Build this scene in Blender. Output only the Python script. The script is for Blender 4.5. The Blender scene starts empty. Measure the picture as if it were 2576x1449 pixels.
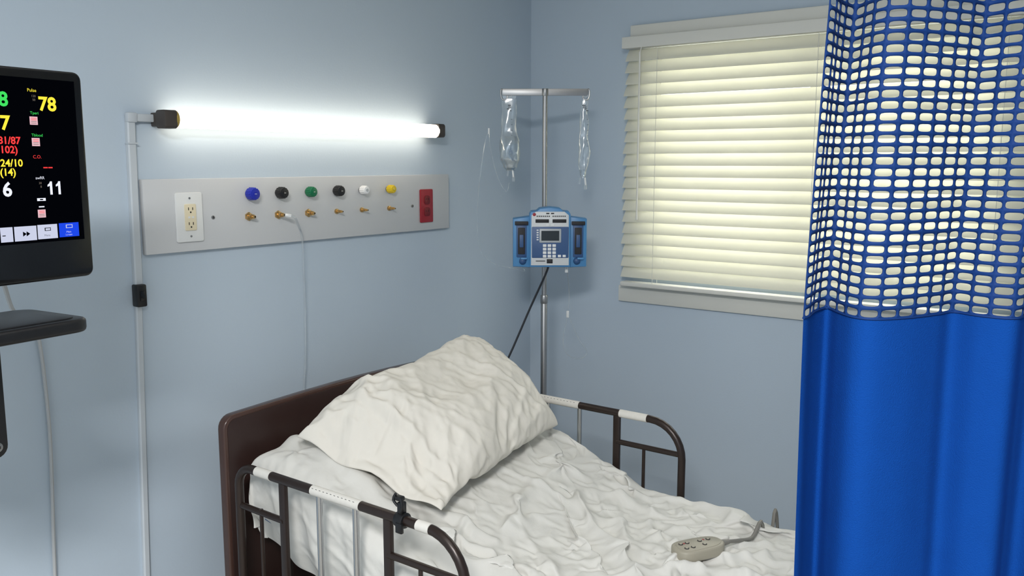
import bpy, bmesh, math, random
from mathutils import Vector, Matrix, Euler, noise
random.seed(4)
sc=bpy.context.scene
try:
    sc.view_settings.view_transform='Standard'; sc.view_settings.look='None'
except Exception: pass
V=Vector
# ---------------------------------------------------------------- materials
def lin(c):
    return tuple((x/255/12.92 if x/255<=.04045 else ((x/255+.055)/1.055)**2.4) for x in c)
def mat(name,rgb,rough=.5,metal=0,bump=0,bscale=200,var=0,vscale=8,emit=0,emitrgb=None,spec=.5,trans=0,sheen=0,coat=0,crease=0,cscale=7):
    m=bpy.data.materials.new(name); m.use_nodes=True; nt=m.node_tree; b=nt.nodes["Principled BSDF"]
    c=lin(rgb)+(1,)
    b.inputs["Base Color"].default_value=c; b.inputs["Roughness"].default_value=rough; b.inputs["Metallic"].default_value=metal
    b.inputs["Specular IOR Level"].default_value=spec
    if coat: b.inputs["Coat Weight"].default_value=coat
    if sheen: b.inputs["Sheen Weight"].default_value=sheen
    tc=nt.nodes.new("ShaderNodeTexCoord")
    n=nt.nodes.new("ShaderNodeTexNoise"); n.inputs["Scale"].default_value=vscale; n.inputs["Detail"].default_value=4
    nt.links.new(tc.outputs["Object"],n.inputs["Vector"])
    mx=nt.nodes.new("ShaderNodeMix"); mx.data_type='RGBA'; mx.blend_type='MULTIPLY'
    rmp=nt.nodes.new("ShaderNodeMapRange"); rmp.inputs[3].default_value=1-var; rmp.inputs[4].default_value=1+var
    nt.links.new(n.outputs[0],rmp.inputs[0])
    mx.inputs[0].default_value=1; mx.inputs[6].default_value=c
    nt.links.new(rmp.outputs[0],mx.inputs[7]); nt.links.new(mx.outputs[2],b.inputs["Base Color"])
    if bump:
        n2=nt.nodes.new("ShaderNodeTexNoise"); n2.inputs["Scale"].default_value=bscale; n2.inputs["Detail"].default_value=3
        nt.links.new(tc.outputs["Object"],n2.inputs["Vector"])
        bp=nt.nodes.new("ShaderNodeBump"); bp.inputs["Strength"].default_value=bump; bp.inputs["Distance"].default_value=.002
        nt.links.new(n2.outputs[0],bp.inputs["Height"]); nt.links.new(bp.outputs[0],b.inputs["Normal"])
        if crease:
            mp=nt.nodes.new("ShaderNodeMapping"); mp.inputs["Rotation"].default_value=(0,0,.7); mp.inputs["Scale"].default_value=(1,2.4,1)
            nt.links.new(tc.outputs["Object"],mp.inputs["Vector"])
            n3=nt.nodes.new("ShaderNodeTexNoise")
            try: n3.noise_type='RIDGED_MULTIFRACTAL'; n3.normalize=True
            except Exception: pass
            n3.inputs["Scale"].default_value=cscale; n3.inputs["Detail"].default_value=3; n3.inputs["Distortion"].default_value=.6
            nt.links.new(mp.outputs[0],n3.inputs["Vector"])
            b2=nt.nodes.new("ShaderNodeBump"); b2.inputs["Strength"].default_value=crease; b2.inputs["Distance"].default_value=.014
            nt.links.new(n3.outputs[0],b2.inputs["Height"]); nt.links.new(b2.outputs[0],bp.inputs["Normal"])
    if emit:
        b.inputs["Emission Color"].default_value=lin(emitrgb or rgb)+(1,); b.inputs["Emission Strength"].default_value=emit
    if trans:   # thin translucent sheet
        t=nt.nodes.new("ShaderNodeBsdfTranslucent"); nt.links.new(mx.outputs[2],t.inputs[0])
        ms=nt.nodes.new("ShaderNodeMixShader"); ms.inputs[0].default_value=trans
        o=nt.nodes["Material Output"]
        nt.links.new(b.outputs[0],ms.inputs[1]); nt.links.new(t.outputs[0],ms.inputs[2]); nt.links.new(ms.outputs[0],o.inputs[0])
    return m
def clear_mat(name,tint,op=.12,rough=.08,gl=.18):
    m=bpy.data.materials.new(name); m.use_nodes=True; nt=m.node_tree; nt.nodes.clear()
    o=nt.nodes.new("ShaderNodeOutputMaterial"); t=nt.nodes.new("ShaderNodeBsdfTransparent"); t.inputs[0].default_value=(*tint,1)
    d=nt.nodes.new("ShaderNodeBsdfDiffuse"); d.inputs[0].default_value=(.8,.85,.86,1)
    g=nt.nodes.new("ShaderNodeBsdfGlossy"); g.inputs["Roughness"].default_value=rough
    f=nt.nodes.new("ShaderNodeLayerWeight"); f.inputs[0].default_value=.35
    a=nt.nodes.new("ShaderNodeMixShader"); a.inputs[0].default_value=op
    b=nt.nodes.new("ShaderNodeMixShader"); mm=nt.nodes.new("ShaderNodeMath"); mm.operation='MULTIPLY_ADD'; mm.inputs[1].default_value=.6; mm.inputs[2].default_value=gl*.3
    nt.links.new(f.outputs["Facing"],mm.inputs[0]); nt.links.new(mm.outputs[0],b.inputs[0])
    nt.links.new(t.outputs[0],a.inputs[1]); nt.links.new(d.outputs[0],a.inputs[2])
    nt.links.new(a.outputs[0],b.inputs[1]); nt.links.new(g.outputs[0],b.inputs[2]); nt.links.new(b.outputs[0],o.inputs[0])
    return m
def glow(name,rgb,s):
    m=bpy.data.materials.new(name); m.use_nodes=True; nt=m.node_tree; nt.nodes.clear()
    o=nt.nodes.new("ShaderNodeOutputMaterial"); e=nt.nodes.new("ShaderNodeEmission"); e.inputs[0].default_value=lin(rgb)+(1,); e.inputs[1].default_value=s
    nt.links.new(e.outputs[0],o.inputs[0]); return m

M_wall=mat("blue_wall_paint",(184,198,211),.55,bump=.12,bscale=160,var=.02,vscale=3)
M_ceil=mat("ceiling_paint",(225,225,220),.8,bump=.1)
M_floor=mat("vinyl_floor",(170,165,155),.35,var=.08,vscale=12)
M_trimw=mat("white_trim",(215,215,208),.45,var=.02)
M_plastw=mat("white_plastic",(222,224,224),.4,var=.01)
M_panel=mat("panel_laminate",(198,200,202),.5,var=.01,bump=.05,spec=.3)
M_race=mat("raceway_grey_white",(190,197,203),.45,var=.02)
M_black=mat("black_plastic",(14,14,16),.42,var=.1,bump=.05,bscale=500)
M_gloss=mat("black_gloss",(5,5,7),.15,var=.02)
M_cap=mat("tube_cap_dark",(62,56,52),.5,var=.05)
M_band=mat("tube_band_amber",(190,165,90),.35,metal=.6)
M_tube=glow("tube_light",(255,243,222),5.4)
M_cream=mat("cream_plastic",(224,213,184),.4)
M_red=mat("red_plastic",(150,28,42),.45)
M_redd=mat("red_plastic_dark",(112,14,26),.5)
M_dark=mat("slot_dark",(25,22,20),.7)
M_brass=mat("brass",(205,170,115),.28,metal=1,var=.1,vscale=60)
M_steel=mat("steel",(160,160,160),.38,metal=1,var=.05,vscale=40)
M_chrome=mat("chrome_bar",(185,187,190),.2,metal=1)
M_kblue=mat("knob_blue",(30,45,170),.35); M_kblk=mat("knob_black",(28,28,30),.4)
M_kgrn=mat("knob_green",(10,110,70),.35); M_kwht=mat("knob_white",(235,235,235),.35); M_kyel=mat("knob_yellow",(215,185,30),.35)
M_clear=clear_mat("clear_tubing",(.95,.96,.97),.12,gl=.08)
M_bag=clear_mat("clear_bag_film",(.94,.96,.97),.09,.12,.35)
M_fluid=clear_mat("saline_fluid",(.80,.85,.88),.10,.03,.5)
M_ink=mat("black_ink",(25,25,30),.6)
M_pblue=mat("pump_blue",(72,132,182),.4,var=.03); M_pblued=mat("pump_blue_dark",(42,78,124),.45)
M_pgrey=mat("pump_face_white",(205,208,210),.45); M_pnavy=mat("pump_face_navy",(52,84,130),.45)
M_lcd=mat("lcd_dark",(38,46,50),.2); M_lcdf=mat("lcd_frame",(170,176,180),.4)
M_brown=mat("rail_brown_enamel",(46,36,32),.32,metal=.3,var=.08,vscale=50)
M_wood=mat("headboard_brown",(44,28,25),.38,var=.12,vscale=14,bump=.05); M_wood2=mat("headboard_rim",(68,48,42),.22,var=.08,vscale=20)
M_label=mat("label_paper",(215,212,205),.5,var=.06,vscale=90)
M_sheet=mat("sheet_cotton",(210,209,204),.9,bump=.3,bscale=90,var=.02,crease=.85,cscale=5,spec=.2)
M_pillow=mat("pillowcase_cotton",(215,211,202),.9,bump=.3,bscale=80,var=.02,crease=.7,cscale=9,spec=.2)
M_matt=mat("mattress_vinyl",(90,110,140),.6)
M_beige=mat("remote_beige",(156,151,136),.45,var=.03); M_cordg=mat("cord_grey",(120,118,112),.5)
M_cordd=mat("cord_dark",(48,52,58),.5); M_cordw=mat("cord_white",(175,178,180),.5)
M_slat=mat("blind_slat",(234,233,222),.5,trans=.36,var=.01)
M_blindw=mat("blind_white",(222,221,213),.45)
M_cur=mat("curtain_blue_weave",(12,70,152),.9,bump=.5,bscale=700,var=.06,vscale=30,trans=.28,spec=.12)
M_net=mat("curtain_net_blue",(14,50,108),.7,var=.06,vscale=60,trans=.1,spec=.2)
M_track=mat("track_metal",(190,190,190),.35,metal=.8)
S_y=glow("text_yellow",(235,215,60),1.3);S_r=glow("text_red",(230,60,60),1.3);S_g=glow("text_green",(60,210,90),1.2);S_w=glow("text_white",(225,228,240),1.2)
S_b=glow("screen_black",(3,4,8),1);S_bar=glow("bar_white",(205,210,232),1.0);S_blue=glow("bar_blue",(30,70,225),1.1);S_pk=glow("icon_pink",(235,190,200),1.0)
S_dim=glow("text_dim",(120,110,100),1.0)
# ---------------------------------------------------------------- mesh builder
def frame(o,x,y,z):
    m=Matrix.Identity(4)
    for i in range(3): m[i][0]=x[i];m[i][1]=y[i];m[i][2]=z[i];m[i][3]=o[i]
    return m
class MB:
    def __init__(s): s.bm=bmesh.new(); s.mats=[]
    def mi(s,m):
        if m not in s.mats: s.mats.append(m)
        return s.mats.index(m)
    def add(s,t,m,M=None):
        i=s.mi(m)
        for f in t.faces: f.material_index=i
        if M is not None: bmesh.ops.transform(t,matrix=M,verts=t.verts)
        me=bpy.data.meshes.new("t"); t.to_mesh(me); t.free(); s.bm.from_mesh(me); bpy.data.meshes.remove(me); return s
    def box(s,c,size,m,M=None,bev=0,seg=2):
        t=bmesh.new(); bmesh.ops.create_cube(t,size=1); bmesh.ops.scale(t,vec=V(size),verts=t.verts)
        if bev: bmesh.ops.bevel(t,geom=t.edges[:],offset=bev,segments=seg,affect='EDGES',profile=.5)
        bmesh.ops.translate(t,vec=V(c),verts=t.verts); return s.add(t,m,M)
    def cyl(s,p0,p1,r,m,r2=None,seg=20,bev=0,M=None):
        p0=V(p0);p1=V(p1);d=p1-p0; t=bmesh.new()
        bmesh.ops.create_cone(t,cap_ends=True,segments=seg,radius1=r,radius2=r if r2 is None else r2,depth=d.length)
        if bev:
            es=[e for e in t.edges if abs(e.verts[0].co.z-e.verts[1].co.z)<1e-6]
            bmesh.ops.bevel(t,geom=es,offset=bev,segments=2,affect='EDGES',profile=.5)
        q=V((0,0,1)).rotation_difference(d.normalized()).to_matrix().to_4x4()
        T=Matrix.Translation((p0+p1)/2)@q
        return s.add(t,m,(M@T) if M is not None else T)
    def sph(s,c,r,m,sc3=(1,1,1),M=None):
        t=bmesh.new(); bmesh.ops.create_uvsphere(t,u_segments=20,v_segments=12,radius=r); bmesh.ops.scale(t,vec=V(sc3),verts=t.verts); bmesh.ops.translate(t,vec=V(c),verts=t.verts); return s.add(t,m,M)
    def tube(s,pts,r,m,seg=10,sub=0,M=None):
        P=[V(p) for p in pts]
        if sub:
            Q=[]
            for i in range(len(P)-1):
                a=P[max(i-1,0)];b=P[i];c=P[i+1];d=P[min(i+2,len(P)-1)]
                for k in range(sub):
                    u=k/sub; Q.append(.5*((2*b)+(c-a)*u+(2*a-5*b+4*c-d)*u*u+(3*b-a-3*c+d)*u**3))
            Q.append(P[-1]); P=Q
        t=bmesh.new(); rings=[]; nrm=None
        for i,p in enumerate(P):
            d=(P[min(i+1,len(P)-1)]-P[max(i-1,0)]).normalized()
            if nrm is None:
                nrm=d.orthogonal().normalized()
            else:
                nrm=(nrm-d*nrm.dot(d)).normalized()
            bn=d.cross(nrm); rr=r[i] if isinstance(r,list) else r
            rings.append([t.verts.new(p+nrm*math.cos(2*math.pi*k/seg)*rr+bn*math.sin(2*math.pi*k/seg)*rr) for k in range(seg)])
        for a,b in zip(rings,rings[1:]):
            for k in range(seg): t.faces.new((a[k],a[(k+1)%seg],b[(k+1)%seg],b[k]))
        t.faces.new(rings[0][::-1]); t.faces.new(rings[-1])
        bmesh.ops.recalc_face_normals(t,faces=t.faces[:])
        return s.add(t,m,M)
    def loft(s,rings,m,M=None,cap=True):
        t=bmesh.new(); R=[[t.verts.new(V(p)) for p in r] for r in rings]; n=len(R[0])
        for a,b in zip(R,R[1:]):
            for k in range(n): t.faces.new((a[k],a[(k+1)%n],b[(k+1)%n],b[k]))
        if cap: t.faces.new(R[0][::-1]); t.faces.new(R[-1])
        bmesh.ops.recalc_face_normals(t,faces=t.faces[:]); return s.add(t,m,M)
    def prism(s,out,z0,z1,m,M=None,bev=0,seg=2):
        t=bmesh.new(); a=[t.verts.new((x,y,z0)) for x,y in out]; f=t.faces.new(a)
        r=bmesh.ops.extrude_face_region(t,geom=[f]); vs=[e for e in r['geom'] if isinstance(e,bmesh.types.BMVert)]
        bmesh.ops.translate(t,vec=(0,0,z1-z0),verts=vs); bmesh.ops.recalc_face_normals(t,faces=t.faces[:])
        if bev:
            es=[e for e in t.edges if abs(e.verts[0].co.z-e.verts[1].co.z)<1e-7 and len(e.link_faces)==2]
            bmesh.ops.bevel(t,geom=es,offset=bev,segments=seg,affect='EDGES',profile=.5)
        return s.add(t,m,M)
    def text(s,body,size,pos,m,M,off=0,align='LEFT'):
        c=bpy.data.curves.new("t",'FONT'); c.body=body; c.size=size; c.offset=off; c.align_x=align; c.resolution_u=3
        o=bpy.data.objects.new("t",c); sc.collection.objects.link(o); bpy.context.view_layer.update()
        dg=bpy.context.evaluated_depsgraph_get(); me=bpy.data.meshes.new_from_object(o.evaluated_get(dg))
        t=bmesh.new(); t.from_mesh(me); bpy.data.objects.remove(o); bpy.data.curves.remove(c)
        bmesh.ops.translate(t,vec=V(pos),verts=t.verts); s.add(t,m,M); return s
    def grid(s,fn,nu,nv,m):
        t=bmesh.new(); G=[[t.verts.new(fn(i/nu,j/nv)) for j in range(nv+1)] for i in range(nu+1)]
        for i in range(nu):
            for j in range(nv): t.faces.new((G[i][j],G[i+1][j],G[i+1][j+1],G[i][j+1]))
        return s.add(t,m)
WL={}
def obj(name,mb,parent=None,label=None,cat=None,kind=None,group=None,ang=35,origin=None):
    me=bpy.data.meshes.new(name); mb.bm.to_mesh(me); mb.bm.free()
    for m in mb.mats: me.materials.append(m)
    xs=[v.co for v in me.vertices]
    if origin is None:
        lo=V([min(c[i] for c in xs) for i in range(3)]);hi=V([max(c[i] for c in xs) for i in range(3)])
        origin=V(((lo.x+hi.x)/2,(lo.y+hi.y)/2,lo.z))
    origin=V(origin); me.transform(Matrix.Translation(-origin))
    me.polygons.foreach_set("use_smooth",[True]*len(me.polygons)); me.set_sharp_from_angle(angle=math.radians(ang))
    o=bpy.data.objects.new(name,me); sc.collection.objects.link(o)
    if parent: o.parent=parent; o.location=origin-WL[parent.name]
    else: o.location=origin
    WL[o.name]=origin
    if label:o["label"]=label
    if cat:o["category"]=cat
    if kind:o["kind"]=kind
    if group:o["group"]=group
    return o
def root(name,loc,label,cat,group=None):
    o=bpy.data.objects.new(name,None); o.empty_display_size=.1; sc.collection.objects.link(o); o.location=loc; WL[o.name]=V(loc)
    o["label"]=label;o["category"]=cat
    if group:o["group"]=group
    return o
def rrect(w,h,r,n=5,cx=0,cy=0):
    P=[]
    for (sx,sy,a0) in ((1,1,0),(-1,1,90),(-1,-1,180),(1,-1,270)):
        for k in range(n+1):
            a=math.radians(a0+90*k/n); P.append((cx+sx*(w/2-r)+r*math.cos(a),cy+sy*(h/2-r)+r*math.sin(a)))
    return P
def rid(u,v,seed,k=2.2,p=2.5):
    n=abs(noise.noise(V((u,v,seed)))); return max(0,1-n*k)**p
# ---------------------------------------------------------------- cloth simulation of sheet and pillowcase
def sim(verts,faces,frames,groups,plane=None,grav=True,**kw):
    me=bpy.data.meshes.new("sim"); me.from_pydata(verts,[],faces); o=bpy.data.objects.new("sim",me); sc.collection.objects.link(o)
    for nm,wt in groups.items():
        vg=o.vertex_groups.new(name=nm)
        for i,wv in wt.items(): vg.add([i],wv,'REPLACE')
    pl=None
    if plane is not None:
        pm=bpy.data.meshes.new("pl"); pm.from_pydata([(-3,-3,plane),(4,-3,plane),(4,4,plane),(-3,4,plane)],[],[(0,1,2,3)])
        pl=bpy.data.objects.new("pl",pm); sc.collection.objects.link(pl); pl.modifiers.new("c",'COLLISION'); pl.collision.thickness_outer=.002; pl.collision.cloth_friction=20
    sc.use_gravity=grav
    m=o.modifiers.new("c",'CLOTH')
    for k,v in kw.items():
        if hasattr(m.settings,k): setattr(m.settings,k,v)
        else: setattr(m.collision_settings,k,v)
    m.point_cache.frame_start=1; m.point_cache.frame_end=frames+2
    for f in range(1,frames+1): sc.frame_set(f)
    dg=bpy.context.evaluated_depsgraph_get(); r=[v.co.copy() for v in o.evaluated_get(dg).data.vertices]
    bpy.data.objects.remove(o)
    if pl: bpy.data.objects.remove(pl)
    sc.frame_set(1); sc.use_gravity=True
    return r
BX0,BX1=1.30,2.165; RR=.035; LA=RR*math.pi/2; DROP=.20
WS=BX1-BX0-2*RR; YB=1.79-RR; T0=-.16
SW=WS+2*LA+2*DROP; SL=YB-T0+LA+.16
def wr0(x,y,S):
    wx=noise.noise(V((x*3,y*3,1.3)))*.09; wy=noise.noise(V((x*3,y*3,7.7)))*.09
    X=x+wx;Y=y+wy; h=0
    for i,(ang,wl_,st,amp) in enumerate(S):
        a=math.radians(ang); u=(X*math.sin(a)-Y*math.cos(a))/wl_; v=(X*math.cos(a)+Y*math.sin(a))/(wl_*st)
        msk=.25+1.6*max(0,noise.noise(V((x*2.4,y*2.4,20+i*5)))+.20)
        h+=amp*msk*rid(u,v,i*11.3,2.2,1.6)
    return h
nx,ny=136,222; vs=[];fs=[];pin={}
for i in range(nx+1):
    for j in range(ny+1):
        x=SW*i/nx;y=SL*j/ny
        S_=x-LA-DROP; T_=T0+y
        k=1-.5*min(1,max(0,(T_-1.30)/.15)); e=min(1,min(x,SW-x,y,SL-y)/.12)
        if S_<.05: k*=.4
        if S_>WS+.03: k*=.5
        vs.append((x,y,.004+k*e*wr0(x,y,[(20,.14,6,.085),(60,.13,6,.08),(-28,.12,5,.062),(95,.10,6,.055),(40,.07,5,.040),(-55,.06,5,.031)])))
        if i in (0,nx) or j in (0,ny): pin[len(vs)-1]=1
for i in range(nx):
    for j in range(ny):
        a=i*(ny+1)+j; fs.append((a,a+ny+1,a+ny+2,a+1))
SIMS=sim(vs,fs,26,{"pin":pin},plane=0,quality=4,mass=.25,tension_stiffness=30,compression_stiffness=30,shear_stiffness=14,bending_stiffness=.32,air_damping=1.5,vertex_group_mass="pin",distance_min=.002,use_self_collision=False,collision_quality=2)
SFS=fs
# pillow
PW,PLn=.76,.48; px_,py_=110,70; vs=[];fs=[];T={};B={}
for sg,G in ((1,T),(-1,B)):
    for i in range(px_+1):
        for j in range(py_+1):
            bd=i in (0,px_) or j in (0,py_)
            if sg<0 and bd: G[i,j]=T[i,j]; continue
            x=PW*i/px_;y=PLn*j/py_; e=min(1,min(i,px_-i,j,py_-j)/6)
            h=.005*min(1,e*4)+(wr0(x*1.1+3,y*1.1+2,[(60,.10,3,.008),(20,.10,3,.008),(120,.09,3,.007),(80,.06,3,.005)])*e if sg>0 else 0)
            vs.append((x,y,sg*h)); G[i,j]=len(vs)-1
for i in range(px_):
    for j in range(py_):
        fs.append((T[i,j],T[i+1,j],T[i+1,j+1],T[i,j+1])); fs.append((B[i,j],B[i,j+1],B[i+1,j+1],B[i+1,j]))
pw={k:max(0,min(1,(v[0]-.10)/.04)) for k,v in enumerate(vs)}
SIMP=sim(vs,fs,34,{"pr":pw},grav=False,quality=5,mass=.2,tension_stiffness=15,compression_stiffness=15,shear_stiffness=4,bending_stiffness=.06,air_damping=3,use_pressure=True,uniform_pressure_force=2.2,vertex_group_pressure="pr",use_collision=False)
PFS=fs; PTOP=set(T.values())
H=1.55; YW=2.05; XW=2.857; CH=2.45
# ---------------------------------------------------------------- room
def struct(name,mb,label=None): return obj(name,mb,kind="structure",label=label)
x0,y0=-1.6,-2.6
struct("floor",MB().box(((x0+XW)/2,(y0+YW)/2,-.05),(XW-x0+.2,YW-y0+.2,.1),M_floor))
struct("ceiling",MB().box(((x0+XW)/2,(y0+YW)/2,CH+.05),(XW-x0+.2,YW-y0+.2,.1),M_ceil))
struct("wall_back",MB().box(((x0+XW)/2,YW+.05,CH/2),(XW-x0+.2,.1,CH),M_wall))
struct("wall_front",MB().box(((x0+XW)/2,y0-.05,CH/2),(XW-x0+.2,.1,CH),M_wall))
struct("wall_left",MB().box((x0-.05,(y0+YW)/2,CH/2),(.1,YW-y0,CH),M_wall))
wy0,wy1,wz0,wz1=.36,1.55,1.13,1.94
w=MB()
w.box((XW+.05,(wy1+YW)/2,CH/2),(.1,YW-wy1,CH),M_wall); w.box((XW+.05,(y0+wy0)/2,CH/2),(.1,wy0-y0,CH),M_wall)
w.box((XW+.05,(wy0+wy1)/2,wz0/2),(.1,wy1-wy0,wz0),M_wall); w.box((XW+.05,(wy0+wy1)/2,(wz1+CH)/2),(.1,wy1-wy0,CH-wz1),M_wall)
struct("wall_right",w)
w=MB(); cy=(wy0+wy1)/2
for z in (wz0+.02,wz1-.02): w.box((XW+.07,cy,z),(.04,wy1-wy0,.04),M_trimw,bev=.003)
for y in (wy0+.02,cy,wy1-.02): w.box((XW+.07,y,(wz0+wz1)/2),(.038,.04,wz1-wz0-.08),M_trimw,bev=.003)
w.box((XW+.075,cy,(wz0+wz1)/2),(.004,wy1-wy0-.06,wz1-wz0-.06),M_clear)
struct("window_1",w)
w=MB(); w.box((XW-.0075,(.27+1.635)/2,1.066),(.015,1.635-.27,.06),M_trimw,bev=.003); w.box((XW-.012,(.27+1.60)/2,2.005),(.024,1.60-.27,.05),M_blindw,bev=.004)
struct("trim_1",w)
struct("baseboard_back",MB().box(((x0+XW)/2,YW-.006,.05),(XW-x0,.012,.1),M_trimw,bev=.003))
struct("baseboard_right",MB().box((XW-.006,(y0+YW)/2,.05),(.012,YW-y0-.03,.1),M_trimw,bev=.003))
# ---------------------------------------------------------------- window blind
bl=root("window_blind",(2.83,.95,1.09),"cream horizontal slat blind, closed, glowing with daylight at the window","blind")
ya,yb=.30,1.605
w=MB(); w.box((2.830,(ya+yb)/2,1.967),(.045,yb-ya+.02,.038),M_blindw,bev=.004); w.box((2.804,(ya+yb)/2,1.967),(.007,yb-ya+.02,.040),M_blindw,bev=.003)
obj("valance",w,bl)
w=MB(); n=20; th=math.radians(55)
for i in range(n):
    zc=1.925-i*.0406; t=[]
    for k in range(7):
        u=-.025+.05*k/6; c=.0022*(1-(u/.025)**2)
        t.append((2.824+u*math.cos(th)-c*math.sin(th),zc+u*math.sin(th)+c*math.cos(th)))
    jit=random.uniform(-.004,.004); th2=random.uniform(-.0009,.0009)
    ring=[(x,z+.0012) for x,z in t]+[(x,z-.0012) for x,z in t[::-1]]
    w.loft([[(x,yy+jit,z+th2) for x,z in ring] for yy in (ya,yb)],M_slat)
obj("slats",w,bl,label="cream translucent blind slats tilted shut")
obj("bottom_rail",MB().box((2.822,(ya+yb)/2,1.108),(.045,yb-ya,.016),M_blindw,bev=.004),bl)
for y in (1.475,.92,.40):
    w=MB()
    for dx in (-.018,.018): w.cyl((2.822+dx,y,1.115),(2.822+dx,y,1.945),.0010,M_blindw,seg=6)
    for i in range(n):
        zz=1.925-i*.0406-.02; w.cyl((2.804,y-.004,zz),(2.804,y+.004,zz),.0012,M_blindw,seg=6); w.cyl((2.804,y,zz),(2.840,y,zz),.0007,M_blindw,seg=5)
    obj("ladder_cord",w,bl)
w=MB(); w.cyl((2.79,1.535,1.93),(2.79,1.535,1.345),.0035,M_blindw,seg=8); w.cyl((2.79,1.535,1.345),(2.79,1.535,1.36),.005,M_blindw,seg=8); w.cyl((2.79,1.535,1.928),(2.803,1.535,1.95),.002,M_blindw,seg=8)
obj("tilt_wand",w,bl)
# ---------------------------------------------------------------- wall light
wl=root("wall_light",(1.75,2.0,1.62),"lit white fluorescent tube wall light with dark end caps","wall light")
TY=2.0
w=MB(); w.cyl((1.272,TY,1.655),(2.237,TY,1.652),.0218,M_tube,seg=32); obj("diffuser_tube",w,wl,label="glowing white tube diffuser")
w=MB(); w.cyl((1.266,TY,1.655),(1.274,TY,1.655),.0225,M_band,seg=32,bev=.001); obj("collar",w,wl,label="amber metal collar ring")
for a,b in ((1.234,1.268),(2.235,2.266)):
    w=MB(); ef=frame((0,TY,0),(0,1,0),(0,0,1),(1,0,0)); w.prism(rrect(.042,.045,.009,cy=1.654),a,b,M_cap,ef,bev=.002); w.box(((a+b)/2,(TY+YW)/2+.009,1.654),(b-a-.006,YW-TY-.020,.034),M_cap,bev=.003); obj("end_cap",w,wl,label="dark brown plastic end cap")
w=MB(); w.box((1.75,2.041,1.653),(1.0,.016,.02),M_plastw,bev=.003); obj("back_channel",w,wl)
# ---------------------------------------------------------------- raceway
rc=root("cable_raceway",(1.16,2.04,.02),"white surface cable raceway running up the wall to the tube light","cable raceway")
def slab(w,pts,wd,dp,m):
    R=[]
    for x,z in pts: R.append([(x-wd/2,YW-.0005,z),(x-wd/2,YW-dp+.003,z),(x-wd/2+.003,YW-dp,z),(x+wd/2-.003,YW-dp,z),(x+wd/2,YW-dp+.003,z),(x+wd/2,YW-.0005,z)])
    w.loft(R,m)
w=MB(); slab(w,[(1.1805,1.655),(1.179,1.60),(1.175,1.24)],.021,.014,M_race); obj("vertical_raceway",w,rc)
w=MB(); slab(w,[(1.174,1.20),(1.151,.488),(1.138,.11)],.017,.011,M_race); obj("lower_raceway",w,rc)
w=MB(); w.box((1.208,2.042,1.657),(.075,.015,.019),M_race,bev=.003); obj("horizontal_raceway",w,rc)
w=MB(); w.box((1.181,2.040,1.657),(.026,.018,.024),M_race,bev=.004); obj("elbow",w,rc)
w=MB(); w.box((1.179,2.041,1.595),(.025,.0165,.004),M_race,bev=.001); obj("joint_cover",w,rc)
w=MB(); w.box((1.173,2.036,1.222),(.026,.027,.056),M_black,bev=.004); w.box((1.173,2.0215,1.222),(.012,.003,.025),M_gloss,bev=.001); obj("switch",w,rc,label="small black inline cord switch")
# ---------------------------------------------------------------- gas panel
gp=root("medical_gas_panel",(1.77,2.04,1.32),"pale grey wall panel with coloured gas knobs and power sockets","medical gas panel")
PF=2.032
obj("backboard",MB().box(((1.196+2.342)/2,(PF+YW)/2,1.414),(2.342-1.196,YW-PF-.0005,.187),M_panel,bev=.002),gp)
pf=frame((0,PF,0),(1,0,0),(0,0,1),(0,-1,0))
w=MB(); w.prism(rrect(.078,.127,.005,cx=1.318,cy=1.409),0,.006,M_plastw,pf,bev=.002)
oc=obj("outlet_cover",w,gp,label="white duplex outlet cover plate")
w=MB(); w.prism(rrect(.033,.068,.003,cx=1.319,cy=1.409),.006,.009,M_cream,pf,bev=.001)
for dz in (-.019,.019):
    for dx in (-.006,.006): w.box((1.319+dx,1.409+dz+.003,.0092),(.0018,.007,.001),M_dark,pf)
    w.cyl((1.319,1.409+dz-.006,.009),(1.319,1.409+dz-.006,.0096),.0022,M_dark,seg=10,M=pf)
w.box((1.314,1.409,.0092),(.006,.005,.001),M_plastw,pf); w.box((1.325,1.409,.0092),(.006,.005,.001),M_plastw,pf)
for dz in (-.049,.049): w.cyl((1.319,1.409+dz,.006),(1.319,1.409+dz,.0072),.0028,M_steel,seg=12,M=pf)
obj("receptacle",w,oc,label="cream socket insert")
kn=[(1.506,M_kblue,.017,"blue"),(1.605,M_kblk,.016,"black"),(1.711,M_kgrn,.0145,"green"),(1.818,M_kblk,.0155,"black"),(1.922,M_kwht,.0125,"white"),(2.040,M_kyel,.0125,"yellow")]
for X,m,r,nm in kn:
    w=MB(); w.cyl((X,1.464,-.001),(X,1.464,.008),r*.7,M_steel,seg=20,M=pf); w.cyl((X,1.464,.006),(X,1.464,.030),r,m,r2=r*.93,seg=28,bev=.002,M=pf)
    for k in range(14):
        a=2*math.pi*k/14; w.cyl((X+r*.97*math.cos(a),1.464+r*.97*math.sin(a),.009),(X+r*.93*math.cos(a),1.464+r*.93*math.sin(a),.027),.0016,m,seg=6,M=pf)
    w.cyl((X,1.464,.029),(X,1.464,.0315),r*.35,m if nm!="white" else M_lcdf,seg=16,M=pf)
    w.box((X,1.464,.032),(r*.35,.0015,.001),M_label,pf)
    obj("knob",w,gp,label=nm+" plastic gas control knob")
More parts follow.
